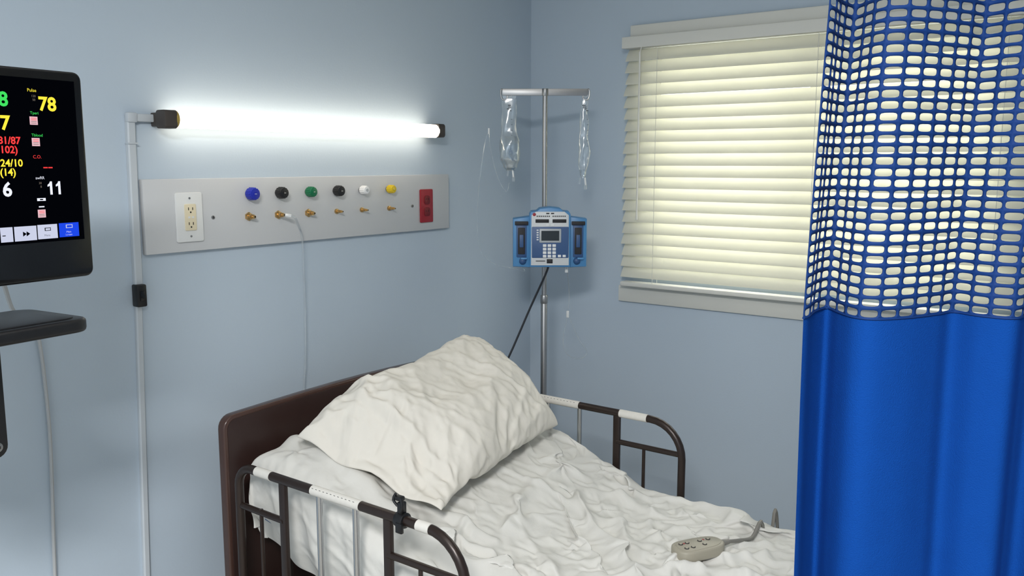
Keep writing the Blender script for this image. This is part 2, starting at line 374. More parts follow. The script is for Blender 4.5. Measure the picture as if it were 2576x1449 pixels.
for i,(X,big) in enumerate([(1.502,1),(1.602,1),(1.711,1),(1.821,0),(1.925,0),(2.045,0)]):
    w=MB(); r=.012 if big else .0078
    w.cyl((X,1.402,-.001),(X,1.402,.005),r,M_brass,seg=6 if big else 20,bev=.001,M=pf)
    w.cyl((X,1.402,.004),(X,1.402,.017),r*.58,M_brass,seg=20,bev=.001,M=pf)
    w.cyl((X,1.402,.015),(X,1.402,.030),r*.40,M_brass,r2=r*.32,seg=16,bev=.001,M=pf)
    w.cyl((X,1.402,.019),(X,1.402,.022),r*.52,M_brass,seg=16,M=pf)
    w.cyl((X,1.402,.0295),(X,1.402,.0305),r*.2,M_dark,seg=12,M=pf)
    if i in (0,2): w.cyl((X-r*1.1,1.402-.002,.011),(X+r*1.1,1.402-.002,.011),r*.36,M_brass,seg=14,bev=.001,M=pf)
    obj("outlet_fitting",w,gp,label="brass gas outlet fitting")
for X in (1.390,2.154):
    w=MB(); w.cyl((X,1.405,-.001),(X,1.405,.003),.005,M_steel,seg=18,bev=.0012,M=pf); w.box((X,1.405,.0032),(.007,.0012,.0006),M_dark,pf); w.box((X,1.405,.0032),(.0012,.007,.0006),M_dark,pf)
    obj("screw",w,gp)
w=MB(); w.prism(rrect(.062,.112,.004,cx=2.221,cy=1.403),0,.006,M_red,pf,bev=.002)
for dz in (-.02,.02):
    w.prism(rrect(.030,.030,.010,cx=2.221,cy=1.403+dz),.005,.008,M_redd,pf,bev=.001)
    for dx in (-.006,.006): w.box((2.221+dx,1.403+dz+.003,.0084),(.0016,.006,.0008),M_dark,pf)
obj("red_outlet",w,gp,label="red emergency power outlet with plate")
# oxygen tubing
w=MB(); w.tube([(1.604,1.998,1.402),(1.622,1.985,1.396),(1.65,2.0,1.365),(1.672,2.015,1.328),(1.682,2.025,1.22),(1.686,2.03,1.09),(1.68,2.03,.95),(1.672,2.03,.868),(1.67,2.02,.6),(1.68,2.0,.42),(1.70,1.98,.1),(1.72,1.9,.008)],.0032,M_clear,seg=8,sub=6)
w.cyl((1.603,2.001,1.402),(1.615,1.990,1.399),.005,M_plastw,seg=12)
obj("oxygen_tubing",w,label="clear oxygen tube hanging from a brass wall outlet",cat="tubing")
# ---------------------------------------------------------------- monitor
mo=root("patient_monitor",(.6,1.45,1.07),"black monitor with coloured vital readings above a small tray","patient monitor")
ux=V((.9924,.1232,0)); un=V((.1232,-.9924,0)); mf=frame((.744,1.425,0),ux,V((0,0,1)),un)
w=MB(); w.prism(rrect(.42,.328,.013,cx=-.21,cy=1.528),-.055,0,M_black,mf,bev=.004,seg=3)
w.prism(rrect(.414,.322,.011,cx=-.21,cy=1.528),-.0005,.0015,M_gloss,mf,bev=.001)
w.prism(rrect(.30,.22,.02,cx=-.21,cy=1.528),-.09,-.05,M_black,mf,bev=.01)
obj("housing",w,mo)
def SX(x,y): return -(.1422-.000625*(x-(y-407)*.048))
def SZ(y): return 1.55+(407-y)*6.22e-4
w=MB(); w.box((-.21,(SZ(607)+1.677)/2,.0018),(.39,1.677-SZ(607),.0006),S_b,mf)
def tx(b,x,y,cap,m,off=0):
    size=cap*6.2e-4/.70; w.text(b,size,(SX(x,y),SZ(y+cap/2),.0026),m,mf,off=size*off)
def one(x,y,cap,m):
    P=[(8,-.5),(14,-.5),(14,.5),(9,.5),(7,.36),(2,.24),(2,.10),(8,.18)]
    w.prism([(SX(x+a*cap/33,y),SZ(y-b*cap)) for a,b in P],.0026,.003,m,mf)
tx("78",97,263,33,S_y,.03); one(113,472,33,S_w); one(135,472,33,S_w)
tx("8",-2,257,33,S_g,.03); tx("7",1,313,33,S_y,.03); tx("6",1,472,33,S_w,.03)
tx("81/87",-6,355,17,S_r,.025); tx("102)",-2,377,17,S_r,.025); tx("24/10",-2,409,17,S_y,.025); tx("(14)",-4,431,17,S_y,.025)
tx("Pulse",69,232,8,S_y); tx("Tperi",75,287,7,S_g); tx("Tblood",77,341,7,S_g); tx("C.O.",79,394,8,S_r); tx("awRR",84,446,7,S_w)
tx("120",79,246,5.5,S_dim); tx("50",82,255,5.5,S_dim); tx("30",92,459,5.5,S_dim); tx("8",96,468,5.5,S_dim)
def bx(x,y,wd,h,m,z=.0024): w.box((SX(x,y),SZ(y),z),(wd*6.25e-4,h*6.2e-4,.0004),m,mf)
bx(111,421,11,3,S_r);bx(124,421,11,3,S_r)
for yy in (306,358,535):
    xx={306:84,358:88,535:98}[yy]
    bx(xx,yy,20,20,S_pk)
    for q in (-6,-2,2,6): bx(xx,yy+q,14,1.2,S_r if q<0 else S_dim,.0027)
bx(98,500,22,7,S_w); bx(98,500,8,3,S_b,.0027)
bx(98,518,14,3,S_w)
bx(8,582,30,36,S_bar); bx(55,582,56,36,S_bar); bx(112,581,52,36,S_bar); bx(170,580,54,36,S_blue)
bx(112,575,16,8,S_b,.0027); bx(112,575,12,5,S_bar,.003); bx(170,571,18,9,S_bar,.0027); bx(170,571,14,6,S_blue,.003)
tx("Menu",103,590,5,S_b); tx("Main",162,585,5,S_w); tx("Screen",159,592,5,S_w); bx(1,584,8,2,S_b,.0027)
for dx in (48,57):
    w.prism([(SX(dx,583),SZ(589)),(SX(dx+9,583),SZ(583)),(SX(dx,583),SZ(577))],.0026,.003,S_b,mf)
obj("screen",w,mo,label="lit screen with coloured vital sign numbers")
tf=frame((.744,1.425,0),ux,un,V((0,0,-1)))
w=MB(); w.prism(rrect(.42,.18,.030,n=6,cx=-.247,cy=-.045),-1.303,-1.281,M_black,tf,bev=.006,seg=3)
w.prism(rrect(.39,.15,.025,n=6,cx=-.247,cy=-.045),-1.305,-1.301,M_black,tf,bev=.001)
obj("tray",w,mo,label="black plastic keyboard tray")
w=MB(); 
w.prism([( -.122+0,1.285),(-.16,1.285),(-.16,1.10)]+[(-.141+.019*math.cos(a),1.095+.019*math.sin(a)) for a in [math.radians(180+18*k) for k in range(11)]],-.10,-.075,M_black,mf,bev=.003)
w.cyl((-.141,1.095,-.076),(-.141,1.095,-.071),.008,M_steel,seg=16,bev=.001,M=mf)
w.cyl((-.141,1.095,-.0715),(-.141,1.095,-.0705),.004,M_dark,seg=6,M=mf)
w.box((-.21,1.42,-.10),(.07,.34,.03),M_black,mf,bev=.004)
pa=mf@V((-.17,1.13,-.09)); w.tube([pa,(.42,1.75,1.13),(.36,2.04,1.13)],.016,M_black,seg=12)
w.box((.36,2.043,1.13),(.09,.014,.22),M_black,bev=.004)
pb=mf@V((-.21,1.14,-.10)); w.cyl(pb+V((0,0,-.03)),pb+V((0,0,.2)),.018,M_black)
obj("mounting_arm",w,mo)
w=MB(); w.tube([(.60,1.50,1.40),(.645,1.555,1.372),(.70,1.66,1.335),(.80,1.86,1.25),(.905,2.02,1.19),(.928,2.040,1.13),(.934,2.040,.95),(.930,2.040,.80),(.922,2.040,.62),(.918,2.040,.40),(.93,2.0,.1),(1.0,1.95,.006)],.0042,M_cordw,seg=8,sub=6)
obj("monitor_cable",w,label="thin pale cable hanging down the wall from the monitor",cat="cable")
# ---------------------------------------------------------------- IV stand
PX_,PY_=2.50,1.735; Rv=V((.6,-.8,0)); Fv=V((.8,.6,0))
iv=root("iv_stand",(PX_,PY_,0),"chrome intravenous drip stand with flat top crossbar in the corner","iv stand")
w=MB(); w.cyl((PX_,PY_,.12),(PX_,PY_,1.08),.0112,M_steel,seg=24,bev=.001); w.cyl((PX_,PY_,1.06),(PX_,PY_,1.09),.0128,M_steel,seg=24,bev=.002)
w.cyl((PX_,PY_,1.08),(PX_,PY_,1.775),.0085,M_steel,seg=24)
obj("pole",w,iv)
bf=frame((PX_,PY_,1.784),Rv,V((0,0,1)),-Fv)
w=MB(); w.prism(rrect(.292,.023,.006),-.003,.003,M_steel,bf,bev=.001); w.cyl((0,-.012,0),(0,.012,0),.011,M_steel,seg=20,bev=.001,M=bf)
for s_ in (-1,1):
    w.tube([(s_*.140,.004,0),(s_*.147,.010,0),(s_*.150,0,0),(s_*.148,-.018,0),(s_*.140,-.026,0),(s_*.130,-.022,0),(s_*.128,-.012,0)],.0028,M_steel,seg=8,sub=4,M=bf)
obj("hanger_bar",w,iv,label="flat steel crossbar with hooks")
w=MB()
for k in range(5):
    a=math.radians(20+72*k); d=V((math.cos(a),math.sin(a),0))
    w.tube([V((PX_,PY_,.14)),V((PX_,PY_,.12))+d*.05,V((PX_,PY_,.075))+d*.24],.011,M_steel,seg=12)
    c=V((PX_,PY_,0))+d*.24; w.cyl(c+V((0,0,.04)),c+V((0,0,.08)),.006,M_steel); pz=d.cross(V((0,0,1)))*.009
    w.cyl(c+V((0,0,.025))-pz,c+V((0,0,.025))+pz,.025,M_black,seg=20,bev=.003)
w.cyl((PX_,PY_,.10),(PX_,PY_,.16),.022,M_steel,seg=24,bev=.003)
obj("base",w,iv,label="five-legged rolling base")
def bag(cx,cyy,ztop,prof,fl,lab,cr):
    r=root("iv_bag",(cx,cyy,ztop-.3),lab,"iv bag",group="fluid bags on the drip stand")
    f=frame((cx,cyy,ztop),Rv,V((0,0,1)),-Fv)
    def ring(z,wd,dp,ox):
        return [(ox+wd/2*math.cos(a)*(1+.05*math.sin(5*a+z*90)),z,dp/2*math.sin(a)*(1+cr*math.sin(3*a+z*60)+cr*.5*math.sin(7*a-z*140))) for a in [2*math.pi*k/24 for k in range(24)]]
    P=[]
    for (a,b) in zip(prof,prof[1:]):
        for k in range(5):
            u=k/5; u2=u*u*(3-2*u); P.append((a[0]+(b[0]-a[0])*u,)+tuple(a[i]+(b[i]-a[i])*u2 for i in (1,2,3)))
    P.append(prof[-1])
    w=MB(); w.loft([ring(*p) for p in P],M_bag,f)
    w.prism(rrect(prof[0][1]*.9,.02,.004,cy=.004),-.0012,.0012,M_bag,f)
    w.tube([(.008*math.cos(a),.006+.006*math.sin(a),0) for a in [2*math.pi*k/16 for k in range(17)]],.0012,M_plastw,seg=6,M=f)
    obj("bag_film",w,r,label="clear flexible plastic bag")
    w=MB(); PP=[p for p in P if p[0]<=fl]
    w.loft([ring(z,wd*.93,dp*.9,ox) for z,wd,dp,ox in PP],M_fluid,f); obj("saline",w,r)
    w=MB()
    zb=prof[-1][0]; ox=prof[-1][3]
    w.cyl((ox-.008,zb+.004,0),(ox-.011,zb-.018,0),.0032,M_clear,seg=10,M=f); w.cyl((ox+.007,zb+.004,0),(ox+.010,zb-.022,0),.0032,M_plastw,seg=10,M=f)
    w.cyl((ox+.010,zb-.020,0),(ox+.010,zb-.036,0),.005,M_clear,seg=12,M=f)
    obj("port",w,r)
    w=MB()
    for k in range(4):
        w.box((prof[0][3]+random.uniform(-.006,.006),-.028-k*.006,prof[1][2]/2+.0006),(random.uniform(.006,.016),.0022,.0004),M_ink,f)
    for k in range(6): w.box((.008,-.075-k*.018,prof[2][2]/2+.002),(.005,.001,.0004),M_ink,f)
    obj("printed_marks",w,r,label="black printed volume marks",kind="stuff")
    return r
bag(2.424+.004,1.835-.003,1.768,[(-.006,.050,.006,0),(-.05,.050,.014,-.001),(-.11,.052,.022,-.002),(-.165,.072,.042,.002),(-.205,.068,.042,.001),(-.235,.048,.022,.004),(-.248,.030,.006,.004)],-.13,"clear drip bag partly full of fluid hanging from the stand crossbar",.10)
bag(2.583-.002,1.623+.002,1.768,[(-.006,.022,.005,0),(-.05,.024,.010,-.006),(-.09,.032,.016,-.002),(-.13,.028,.012,-.005),(-.18,.040,.020,-.001),(-.22,.036,.018,-.004),(-.26,.020,.010,-.006),(-.275,.012,.006,-.006)],-.24,"nearly empty crumpled clear drip bag hanging from the stand crossbar",.15)
# pump
pc=V((PX_,PY_,0))-Fv*.085+Rv*.014; pfm=frame((pc.x,pc.y,1.300),Rv,V((0,0,1)),-Fv); K=.00131
ip=root("infusion_pump",(pc.x,pc.y,1.19),"blue and white two-channel infusion pump with keypad clamped to drip stand","infusion pump")
def pr(x0_,x1_,y0_,y1_,r,z0_,z1_,m,w,bev=.001): w.prism(rrect((x1_-x0_)*K,(y1_-y0_)*K,r,cx=((x0_+x1_)/2-1386)*K,cy=(598-(y0_+y1_)/2)*K),z0_,z1_,m,pfm,bev=bev)
w=MB()
out=[(x*K,(598-y)*K) for x,y in [(-52,672),(52,672),(52,538),(48,531),(34,530),(26,523),(0,520),(-26,523),(-34,530),(-48,531),(-52,538)]]
w.prism(out,-.05,.045,M_pblue,pfm,bev=.004)
w.box((-.014,0,-.062),(.05,.06,.025),M_black,pfm,bev=.004)
obj("body",w,ip,label="blue pump housing")
w=MB(); out=[(x*K,(598-y)*K) for x,y in [(-48,667),(48,667),(47,540),(36,531),(-36,531),(-47,540)]]
w.prism(out,.044,.048,M_pgrey,pfm,bev=.001)
pr(1340,1433,569,648,.003,.047,.0495,M_pnavy,w)
pr(1349,1383,550,559,.001,.047,.0492,M_ink,w); pr(1392,1427,550,559,.001,.047,.0492,M_ink,w)
w.sph(((1346-1386)*K,(598-538)*K,.048),.0055,M_red,(1,1,.3),pfm)
for a in range(7): pr(1352+a*5,1355+a*5,541,544,.0002,.0475,.0486,M_ink,w,0); pr(1392+a*5,1395+a*5,541,544,.0002,.0475,.0486,M_ink,w,0)
for a,b in ((1376,1384),(1388,1396)): pr(a,b,534,537,.0002,.0475,.0486,M_ink,w,0); pr(a,b,562,567,.0005,.0475,.05,M_plastw,w,0)
pr(1378,1393,651,662,.001,.047,.0492,M_ink,w); pr(1350,1374,655,657,.0002,.047,.0488,M_ink,w,0)
obj("front_panel",w,ip,label="white and navy control face")
w=MB(); pr(1359,1414,574,609,.003,.048,.0515,M_lcdf,w); pr(1364,1409,579,604,.001,.051,.052,M_lcd,w,0)
obj("display",w,ip,label="small dark liquid crystal display")
w=MB()
for r_ in range(4):
    for c_ in range(3): pr(1368+c_*12,1377+c_*12,613+r_*9,620+r_*9,.0012,.049,.0515,M_plastw,w,.0005)
for r_ in range(5): pr(1352,1357,576+r_*6,579+r_*6,.0005,.049,.0505,M_plastw,w,0)
for c_ in range(2): pr(1406+c_*12,1414+c_*12,640,646,.001,.049,.051,M_plastw,w,.0004)
obj("keypad",w,ip,label="small white key buttons")
for s_ in (-1,1):
    w=MB(); xa,xb=(1292,1336) if s_<0 else (1436,1480)
    w.prism([(( x-1386)*K,(598-y)*K) for x,y in ([(xa,550),(xb,544),(xb,674),(xa,672)] if s_<0 else [(xa,544),(xb,550),(xb,672),(xa,674)])],-.045,.032,M_pblue,pfm,bev=.005)
    cxm=(xa+xb)/2
    pr(cxm-13,cxm+13,562,648,.004,.031,.034,M_pblued,w); pr(cxm-9,cxm+9,572,640,.003,.033,.0355,M_ink,w); pr(cxm-5,cxm+5,590,622,.002,.035,.039,M_pblued,w)
    pr(cxm-17,cxm+17,556,565,.002,.031,.042,M_ink,w)
    w.sph(((cxm-3*s_-1386)*K,(598-657)*K,.036),.012,M_pblued,(1,1,.6),pfm); w.box(((cxm+6-1386)*K,(598-650)*K,.043),(.022,.007,.006),M_pblue,pfm,bev=.002)
    obj("channel_door",w,ip,label="blue channel door with dark tubing slot")
w=MB(); w.tube([pfm@V((-.01,-.098,-.02)),pfm@V((-.006,-.115,-.02)),(2.47,1.77,1.05),(2.407,1.858,.805),(2.36,1.95,.66),(2.34,2.04,.52)],.0038,M_cordd,seg=8,sub=5)
obj("power_cord",w,label="dark grey power cord running from infusion pump down behind bed",cat="power cord")
w=MB()
w.tube([pfm@V((.055,-.099,.0)),pfm@V((.06,-.115,.0)),(2.545,1.66,1.10),(2.549,1.668,1.022),(2.54,1.68,.93),(2.548,1.67,.88),(2.575,1.635,.862),(2.590,1.612,.885),(2.575,1.635,.93),(2.555,1.66,1.0),(2.549,1.668,1.03)],.0018,M_clear,seg=6,sub=6)
w.box((2.549,1.668,1.022),(.008,.008,.024),M_plastw,bev=.002); q=pfm@V((.058,-.110,0)); w.cyl(q+V((0,0,-.01)),q+V((0,0,.010)),.006,M_plastw,seg=12)
obj("iv_tubing",w,label="thin clear drip line with white clamp looped below pump",cat="tubing",group="drip lines")
w=MB()
w.tube([(2.426,1.832,1.480),(2.42,1.84,1.45),(2.40,1.862,1.50),(2.388,1.884,1.60),(2.385,1.887,1.654),(2.375,1.90,1.60),(2.362,1.915,1.45),(2.358,1.918,1.32),(2.368,1.908,1.24),(2.395,1.874,1.20),(2.425,1.82,1.185),pfm@V((-.085,-.115,.01)),pfm@V((-.092,-.099,.01))],.0013,M_clear,seg=6,sub=6)
w.cyl((2.385,1.887,1.644),(2.385,1.887,1.664),.003,M_plastw,seg=8)
obj("iv_tubing",w,label="thin clear drip line looping from bag to infusion pump",cat="tubing",group="drip lines")
# ---------------------------------------------------------------- bed
prof=[(-.25,.615),(.85,.615),(1.0,.614),(1.08,.620),(1.18,.640),(1.32,.692),(1.47,.750),(1.62,.797),(1.72,.820),(1.85,.838)]
def zt(y):
    if y<=prof[0][0]: return prof[0][1]
    for (a,za),(b,zb) in zip(prof,prof[1:]):
        if y<=b: return za+(zb-za)*(y-a)/(b-a)
    return prof[-1][1]
def zs(y): return (zt(y-.05)+zt(y)+zt(y+.05)+zt(y-.025)+zt(y+.025))/5
bed=root("hospital_bed",(1.72,.8,0),"hospital bed frame with dark brown headboard and tubular side rails","hospital bed")
w=MB(); X0b,X1b=1.257,2.215; HY=1.835
hf=frame((0,HY,0),(1,0,0),(0,0,1),(0,-1,0))
def hb(ins,r):
    P=[(X0b+ins,.28+ins),(X1b-ins,.28+ins)]
    for k in range(7): a=math.radians(90*k/6); P.append((X1b-ins-r+r*math.cos(a),.925-ins-r+r*math.sin(a)))
    for k in range(1,8): u=k/8; P.append((X1b-ins-r+(X0b-X1b+2*ins+2*r)*u,.925-ins+.012*math.sin(math.pi*u)))
    for k in range(7): a=math.radians(90+90*k/6); P.append((X0b+ins+r+r*math.cos(a),.925-ins-r+r*math.sin(a)))
    return P
w.prism(hb(0,.035),-.028,0,M_wood2,hf,bev=.006,seg=4); w.prism(hb(.010,.026),-.001,.002,M_wood,hf,bev=.001)
obj("headboard",w,bed,label="dark brown moulded headboard with rounded corners")
w=MB(); w.prism(rrect(.95,.45,.04,cx=1.735,cy=.53),-.03,0,M_wood2,frame((0,-.24,0),(1,0,0),(0,0,1),(0,-1,0)),bev=.006); obj("footboard",w,bed)
w=MB()
for X in (1.31,2.13): w.box((X,.8,.40),(.03,2.03,.05),M_brown,bev=.004)
for Y in (-.1,.6,1.2,1.75): w.box((1.72,Y,.40),(.82,.03,.03),M_brown,bev=.003)
def strip(xa,xb,y,zb_,zt_): return [(xa,y,zb_),(xb,y,zb_),(xb,y,zt_),(xa,y,zt_)]
ys=[-.2+i*.1 for i in range(21)]
w.loft([strip(1.33,2.11,y,zs(y)-.19,zs(y)-.175) for y in ys if y<1.80],M_brown)
for X in (1.33,2.11):
    for Y in (-.15,1.74):
        w.box((X,Y,.23),(.035,.035,.33),M_brown,bev=.003); w.cyl((X-.012,Y,.045),(X+.012,Y,.045),.045,M_black,seg=24,bev=.005)
    w.box((X,1.70,.51),(.02,.02,.24),M_brown,bev=.002)
obj("bed_frame",w,bed)
def rail(X,sx,labels):
    r=.0108; zt_=.822; ya_,yb_=1.762,1.045
    w=MB(); P=[(X,ya_,.42),(X,ya_,.60)]
    rc_=.05
    for k in range(7): a=math.radians(90*k/6); P.append((X,ya_-rc_+rc_*math.cos(a),zt_-rc_+rc_*math.sin(a)))
    rc2=.10
    for k in range(9): a=math.radians(90+90*k/8); P.append((X,yb_+rc2+rc2*math.cos(a),zt_-rc2+rc2*math.sin(a)))
    P+=[(X,yb_,.60),(X,yb_,.42)]
    w.tube(P,r,M_brown,seg=16)
    w.tube([(X,ya_,.722),(X,1.595,.722)],.008,M_brown,seg=12); w.tube([(X,1.255,.735),(X,yb_,.735)],.008,M_brown,seg=12)
    w.tube([(X,ya_,.44),(X,yb_,.44)],r,M_brown,seg=12)
    for Y in (1.595,1.255): w.box((X,Y,.63),(.012,.022,.385),M_brown,bev=.003)
    for Y in (1.165,1.68): w.cyl((X,Y,.44),(X,Y,.73),.005,M_brown,seg=10)
    for Y in (1.6,1.25): w.box((X+sx*.035,Y,.43),(.07,.03,.03),M_brown,bev=.003)
    o=obj("side_rail",w,bed,label="curved dark brown tubular side rail")
    for Y in (1.47 if sx>0 else 1.50,1.353 if sx>0 else 1.385):
        w=MB(); w.cyl((X,Y,.44),(X,Y,zt_),.0072,M_chrome,seg=16); obj("rail_bar",w,o,label="chrome vertical bar")
    for a,b in labels:
        w=MB(); w.cyl((X,a,zt_),(X,b,zt_),r+.0009,M_label,seg=20)
        if abs(a-b)>.1:
            for k in range(12): 
                yy=a+(b-a)*(k+.7)/13; w.box((X-r*.72,yy,zt_+r*.72),(.002,.005,.0012),M_ink)
        obj("label_sticker",w,o,label="white printed warning sticker")
rail(1.243,1,[(1.69,1.635),(1.49,1.335),(1.17,1.135)]); rail(2.188,-1,[(1.54,1.385),(1.245,1.155)])
w=MB(); R=[]
for y in [-.2+i*.04 for i in range(50)]:
    if y>1.78: break
    z=zs(y)
    R.append([(BX0+.012,y,z-.165),(BX1-.012,y,z-.165),(BX1-.008,y,z-.06),(BX1-.03,y,z-.02),(BX0+.03,y,z-.02),(BX0+.008,y,z-.06)])
w.loft(R,M_matt)
obj("mattress",w,label="hospital bed mattress under the white sheet",cat="mattress")
# sheet : drape the simulated cloth over the mattress shape
def arc(d):
    if d<=0: return 0,0,0
    if d<LA: a=d/RR; return RR*math.sin(a),RR*(1-math.cos(a)),a
    return RR,RR+(d-LA),math.pi/2
def drape(p):
    xa=BX0+RR; S=p.x-LA-DROP; T=T0+p.y; hh=max(0,p.z-.003)
    dxn=max(0,-S); dxf=max(0,S-WS); dy=max(0,T-YB)
    hx,vx,ax=arc(dxn if dxn>0 else dxf); sgn=-1 if dxn>0 else 1
    hy,vy,ay=arc(dy)
    x=(xa if dxn>0 else xa+WS if dxf>0 else xa+S)+(sgn*hx if (dxn>0 or dxf>0) else 0)
    y=(YB if dy>0 else T)+hy
    z=zs(y)-max(vx,vy)
    side=math.sin(ax)
    n=V((sgn*side,math.sin(ay),math.cos(ax)*math.cos(ay)+.001)).normalized()
    lim=.042 if side<.3 and T<1.3 else .022
    amp=lim*math.tanh(hh/lim)*(1-.4*side)
    amp+=.010*noise.noise(V((x*4,T*4,5)))*(1-side)
    # bunched bedding under the pillow at the head corner
    z+=.030*math.exp(-((x-1.42)/.13)**2-((y-1.58)/.16)**2)*(1-side)
    if side>.5:
        amp+=.007*math.sin(T*38+3*noise.noise(V((T*5,0,2))))*min(1,vx/.1)
        x-=sgn*.03*max(0,(vx-.12)/.1)**1.5
        z+=.02*noise.noise(V((T*4,1,3)))*min(1,vx/.15)
    if dxn>0: amp=min(amp,.016)
    return V((x,y,z))+n*(amp+.002)
SV=[drape(p) for p in SIMS]
def from_data(vs,fs,m):
    w=MB(); t=bmesh.new(); B_=[t.verts.new(v) for v in vs]
    for f in fs: t.faces.new([B_[k] for k in f])
    bmesh.ops.recalc_face_normals(t,faces=t.faces[:]); w.add(t,m); return w
so=obj("bed_sheet",from_data(SV,SFS,M_sheet),label="rumpled white cotton sheet covering the mattress",cat="bed sheet",ang=180)
sd_=so.modifiers.new("smooth",'SUBSURF'); sd_.levels=1; sd_.render_levels=1
def top_at(x,y,r=.035,q=.85):
    zz=sorted(v.z for v in SV if abs(v.x-x)<r and abs(v.y-y)<r); return zz[int(len(zz)*q)] if zz else .65
# pillow
PL=V((1.350,1.700,.868));PB=V((1.440,1.288,.742));PR=V((2.092,1.366,.780));PT=V((2.105,1.772,1.010))
PN=V((-.06,-.39,.92)).normalized()
def sm_(a,b,x):
    u=min(1,max(0,(x-a)/(b-a))); return u*u*(3-2*u)
def pmap(p,top):
    s=p.x/PW; t=1-p.y/PLn
    cs,ct=2*s-1,2*t-1; k=.085*(cs*cs*ct*ct)*(1 if s>.5 else .25)
    s2=.5+.5*cs*(1-k*.8); t2=.5+.5*ct*(1-k)
    s2+=.016*noise.noise(V((t*4,3,1))); t2+=.034*noise.noise(V((s*3.2,9,1)))
    b=(PL*(1-t2)+PB*t2)*(1-s2)+(PT*(1-t2)+PR*t2)*s2
    h=p.z*(1.58 if p.z>0 else .5)
    if p.z>0: h*=(1.06-.26*sm_(.35,1,t))*(1-.35*sm_(.35,1,t)*(1-sm_(0,.5,s)))
    if top:
        x=s*.72;y=t*.42; edge=min(1,max(0,min(s,1-s,t,1-t)/.10))
        X=x+.035*noise.noise(V((x*6,y*6,2)));Y=y+.035*noise.noise(V((x*6,y*6,8))); wr=0
        for i,(ang,wl_,st,amp) in enumerate([(70,.050,4,.0065),(35,.048,4,.006),(110,.040,3.5,.0055),(150,.036,3,.005),(60,.024,3,.0035),(15,.02,3,.002)]):
            a=math.radians(ang); u=(X*math.sin(a)-Y*math.cos(a))/wl_; v=(X*math.cos(a)+Y*math.sin(a))/(wl_*st)
            wr+=amp*(.15+1.7*max(0,noise.noise(V((x*5,y*5,30+i*5)))+.18))*rid(u,v,50+i*7)
        wr+=.022*noise.noise(V((x*5.5,y*5.5,4)))-.003
        h+=wr*edge
        h+=.020*math.exp(-((s-.27)/.14)**2)*sm_(0,.2,t)*(1-t)*1.2
        h-=.024*math.exp(-((s-.58)/.16)**2-((t-.45)/.2)**2)
        h-=.008*math.exp(-((s-.150)/.007)**2)*edge; h+=.007*math.exp(-((s-.172)/.011)**2)*edge
        if s<.15: h+=.011*math.sin(t*19+2)*(1-s/.15)*edge
    if s<.05: h+=.008*math.sin(t*15)
    b=b+V((0,.004,.028))*math.exp(-((s-.22)/.13)**2)*(1-t)
    return b+PN*h
pr_=root("pillow",(1.75,1.55,.77),"large creased off-white pillow propped against the headboard","pillow")
po=obj("pillowcase",from_data([pmap(p,k in PTOP) for k,p in enumerate(SIMP)],PFS,M_pillow),pr_,label="creased off-white cotton pillowcase",ang=180)
sd_=po.modifiers.new("smooth",'SUBSURF'); sd_.levels=1; sd_.render_levels=1
# rail clip
w=MB(); cx_=1.243; cyc=1.215
cf=frame((cx_,cyc,.822),(0,-1,0),(0,0,1),(-1,0,0))
w.cyl((-.012,0,0),(.012,0,0),.0165,M_black,seg=20,bev=.002,M=cf); w.box((0,.026,0),(.014,.026,.016),M_black,cf,bev=.003)
w.box((-.004,.046,.002),(.020,.010,.014),M_black,cf,bev=.003); w.tube([(-.006,.03,.006),(-.016,.042,.008),(-.012,.055,.004)],.003,M_black,seg=8,sub=3,M=cf)
w.tube([(.006,.02,.008),(.014,.034,.012),(.008,.05,.010)],.0035,M_black,seg=8,sub=3,M=cf); w.box((.006,-.012,.014),(.018,.022,.008),M_black,cf,bev=.002)
obj("cable_clip",w,label="small black clamp clipped onto the near bed side rail tube",cat="clip")
# remote
rz=top_at(1.83,.825)+.012
rd=V((.878,-.478,0)); rp=V((.478,.878,0)); rcn=V((1.83,.825,rz)); rf=frame(rcn,rd,rp,V((0,0,1)))
rm=root("bed_remote",tuple(rcn-V((0,0,.012))),"beige wired bed remote with round buttons lying on sheet","remote control")
w=MB(); out=[]
for k in range(28):
    a=2*math.pi*k/28; c,s_=math.cos(a),math.sin(a); u=math.copysign(abs(c)**.6,c)*.066; v=math.copysign(abs(s_)**.7,s_)*(.035-.004*c); out.append((u,v))
w.prism(out,-.015,.011,M_beige,rf,bev=.005,seg=3); w.prism([(u*.86,v*.8) for u,v in out],.010,.0122,M_beige,rf,bev=.001)
obj("handset",w,rm)
w=MB()
for u,v in [(-.042,.012),(-.024,.012),(-.042,-.012),(-.024,-.012),(.010,.010),(.034,.010),(.010,-.010)]:
    w.cyl((u,v,.0115),(u,v,.0132),.0055,M_ink,seg=18,M=rf); w.cyl((u,v,.013),(u,v,.0142),.0036,M_beige,seg=16,M=rf)
for u in (-.033,.022): w.box((u,.012,.0125),(.004,.005,.0008),M_red,rf)
obj("button",w,rm,kind="stuff",label="round dark-ringed push buttons")
w=MB(); a=rf@V((.064,0,0)); b=rf@V((.088,0,.0)); cp=[a,b]
for x,y in ((1.95,.775),(2.01,.765),(2.07,.762),(2.12,.765)):
    cp.append((x,y,min(.672,top_at(x,y,.014,.9)+.004)))
cp+=[(2.168,.768,.640),(2.200,.768,.57),(2.206,.768,.45)]
w.tube(cp,.0048,M_cordg,seg=8,sub=5)
w.cyl(a,b,.0085,M_cordg,r2=.0055,seg=12)
obj("cord",w,rm,label="grey cord")
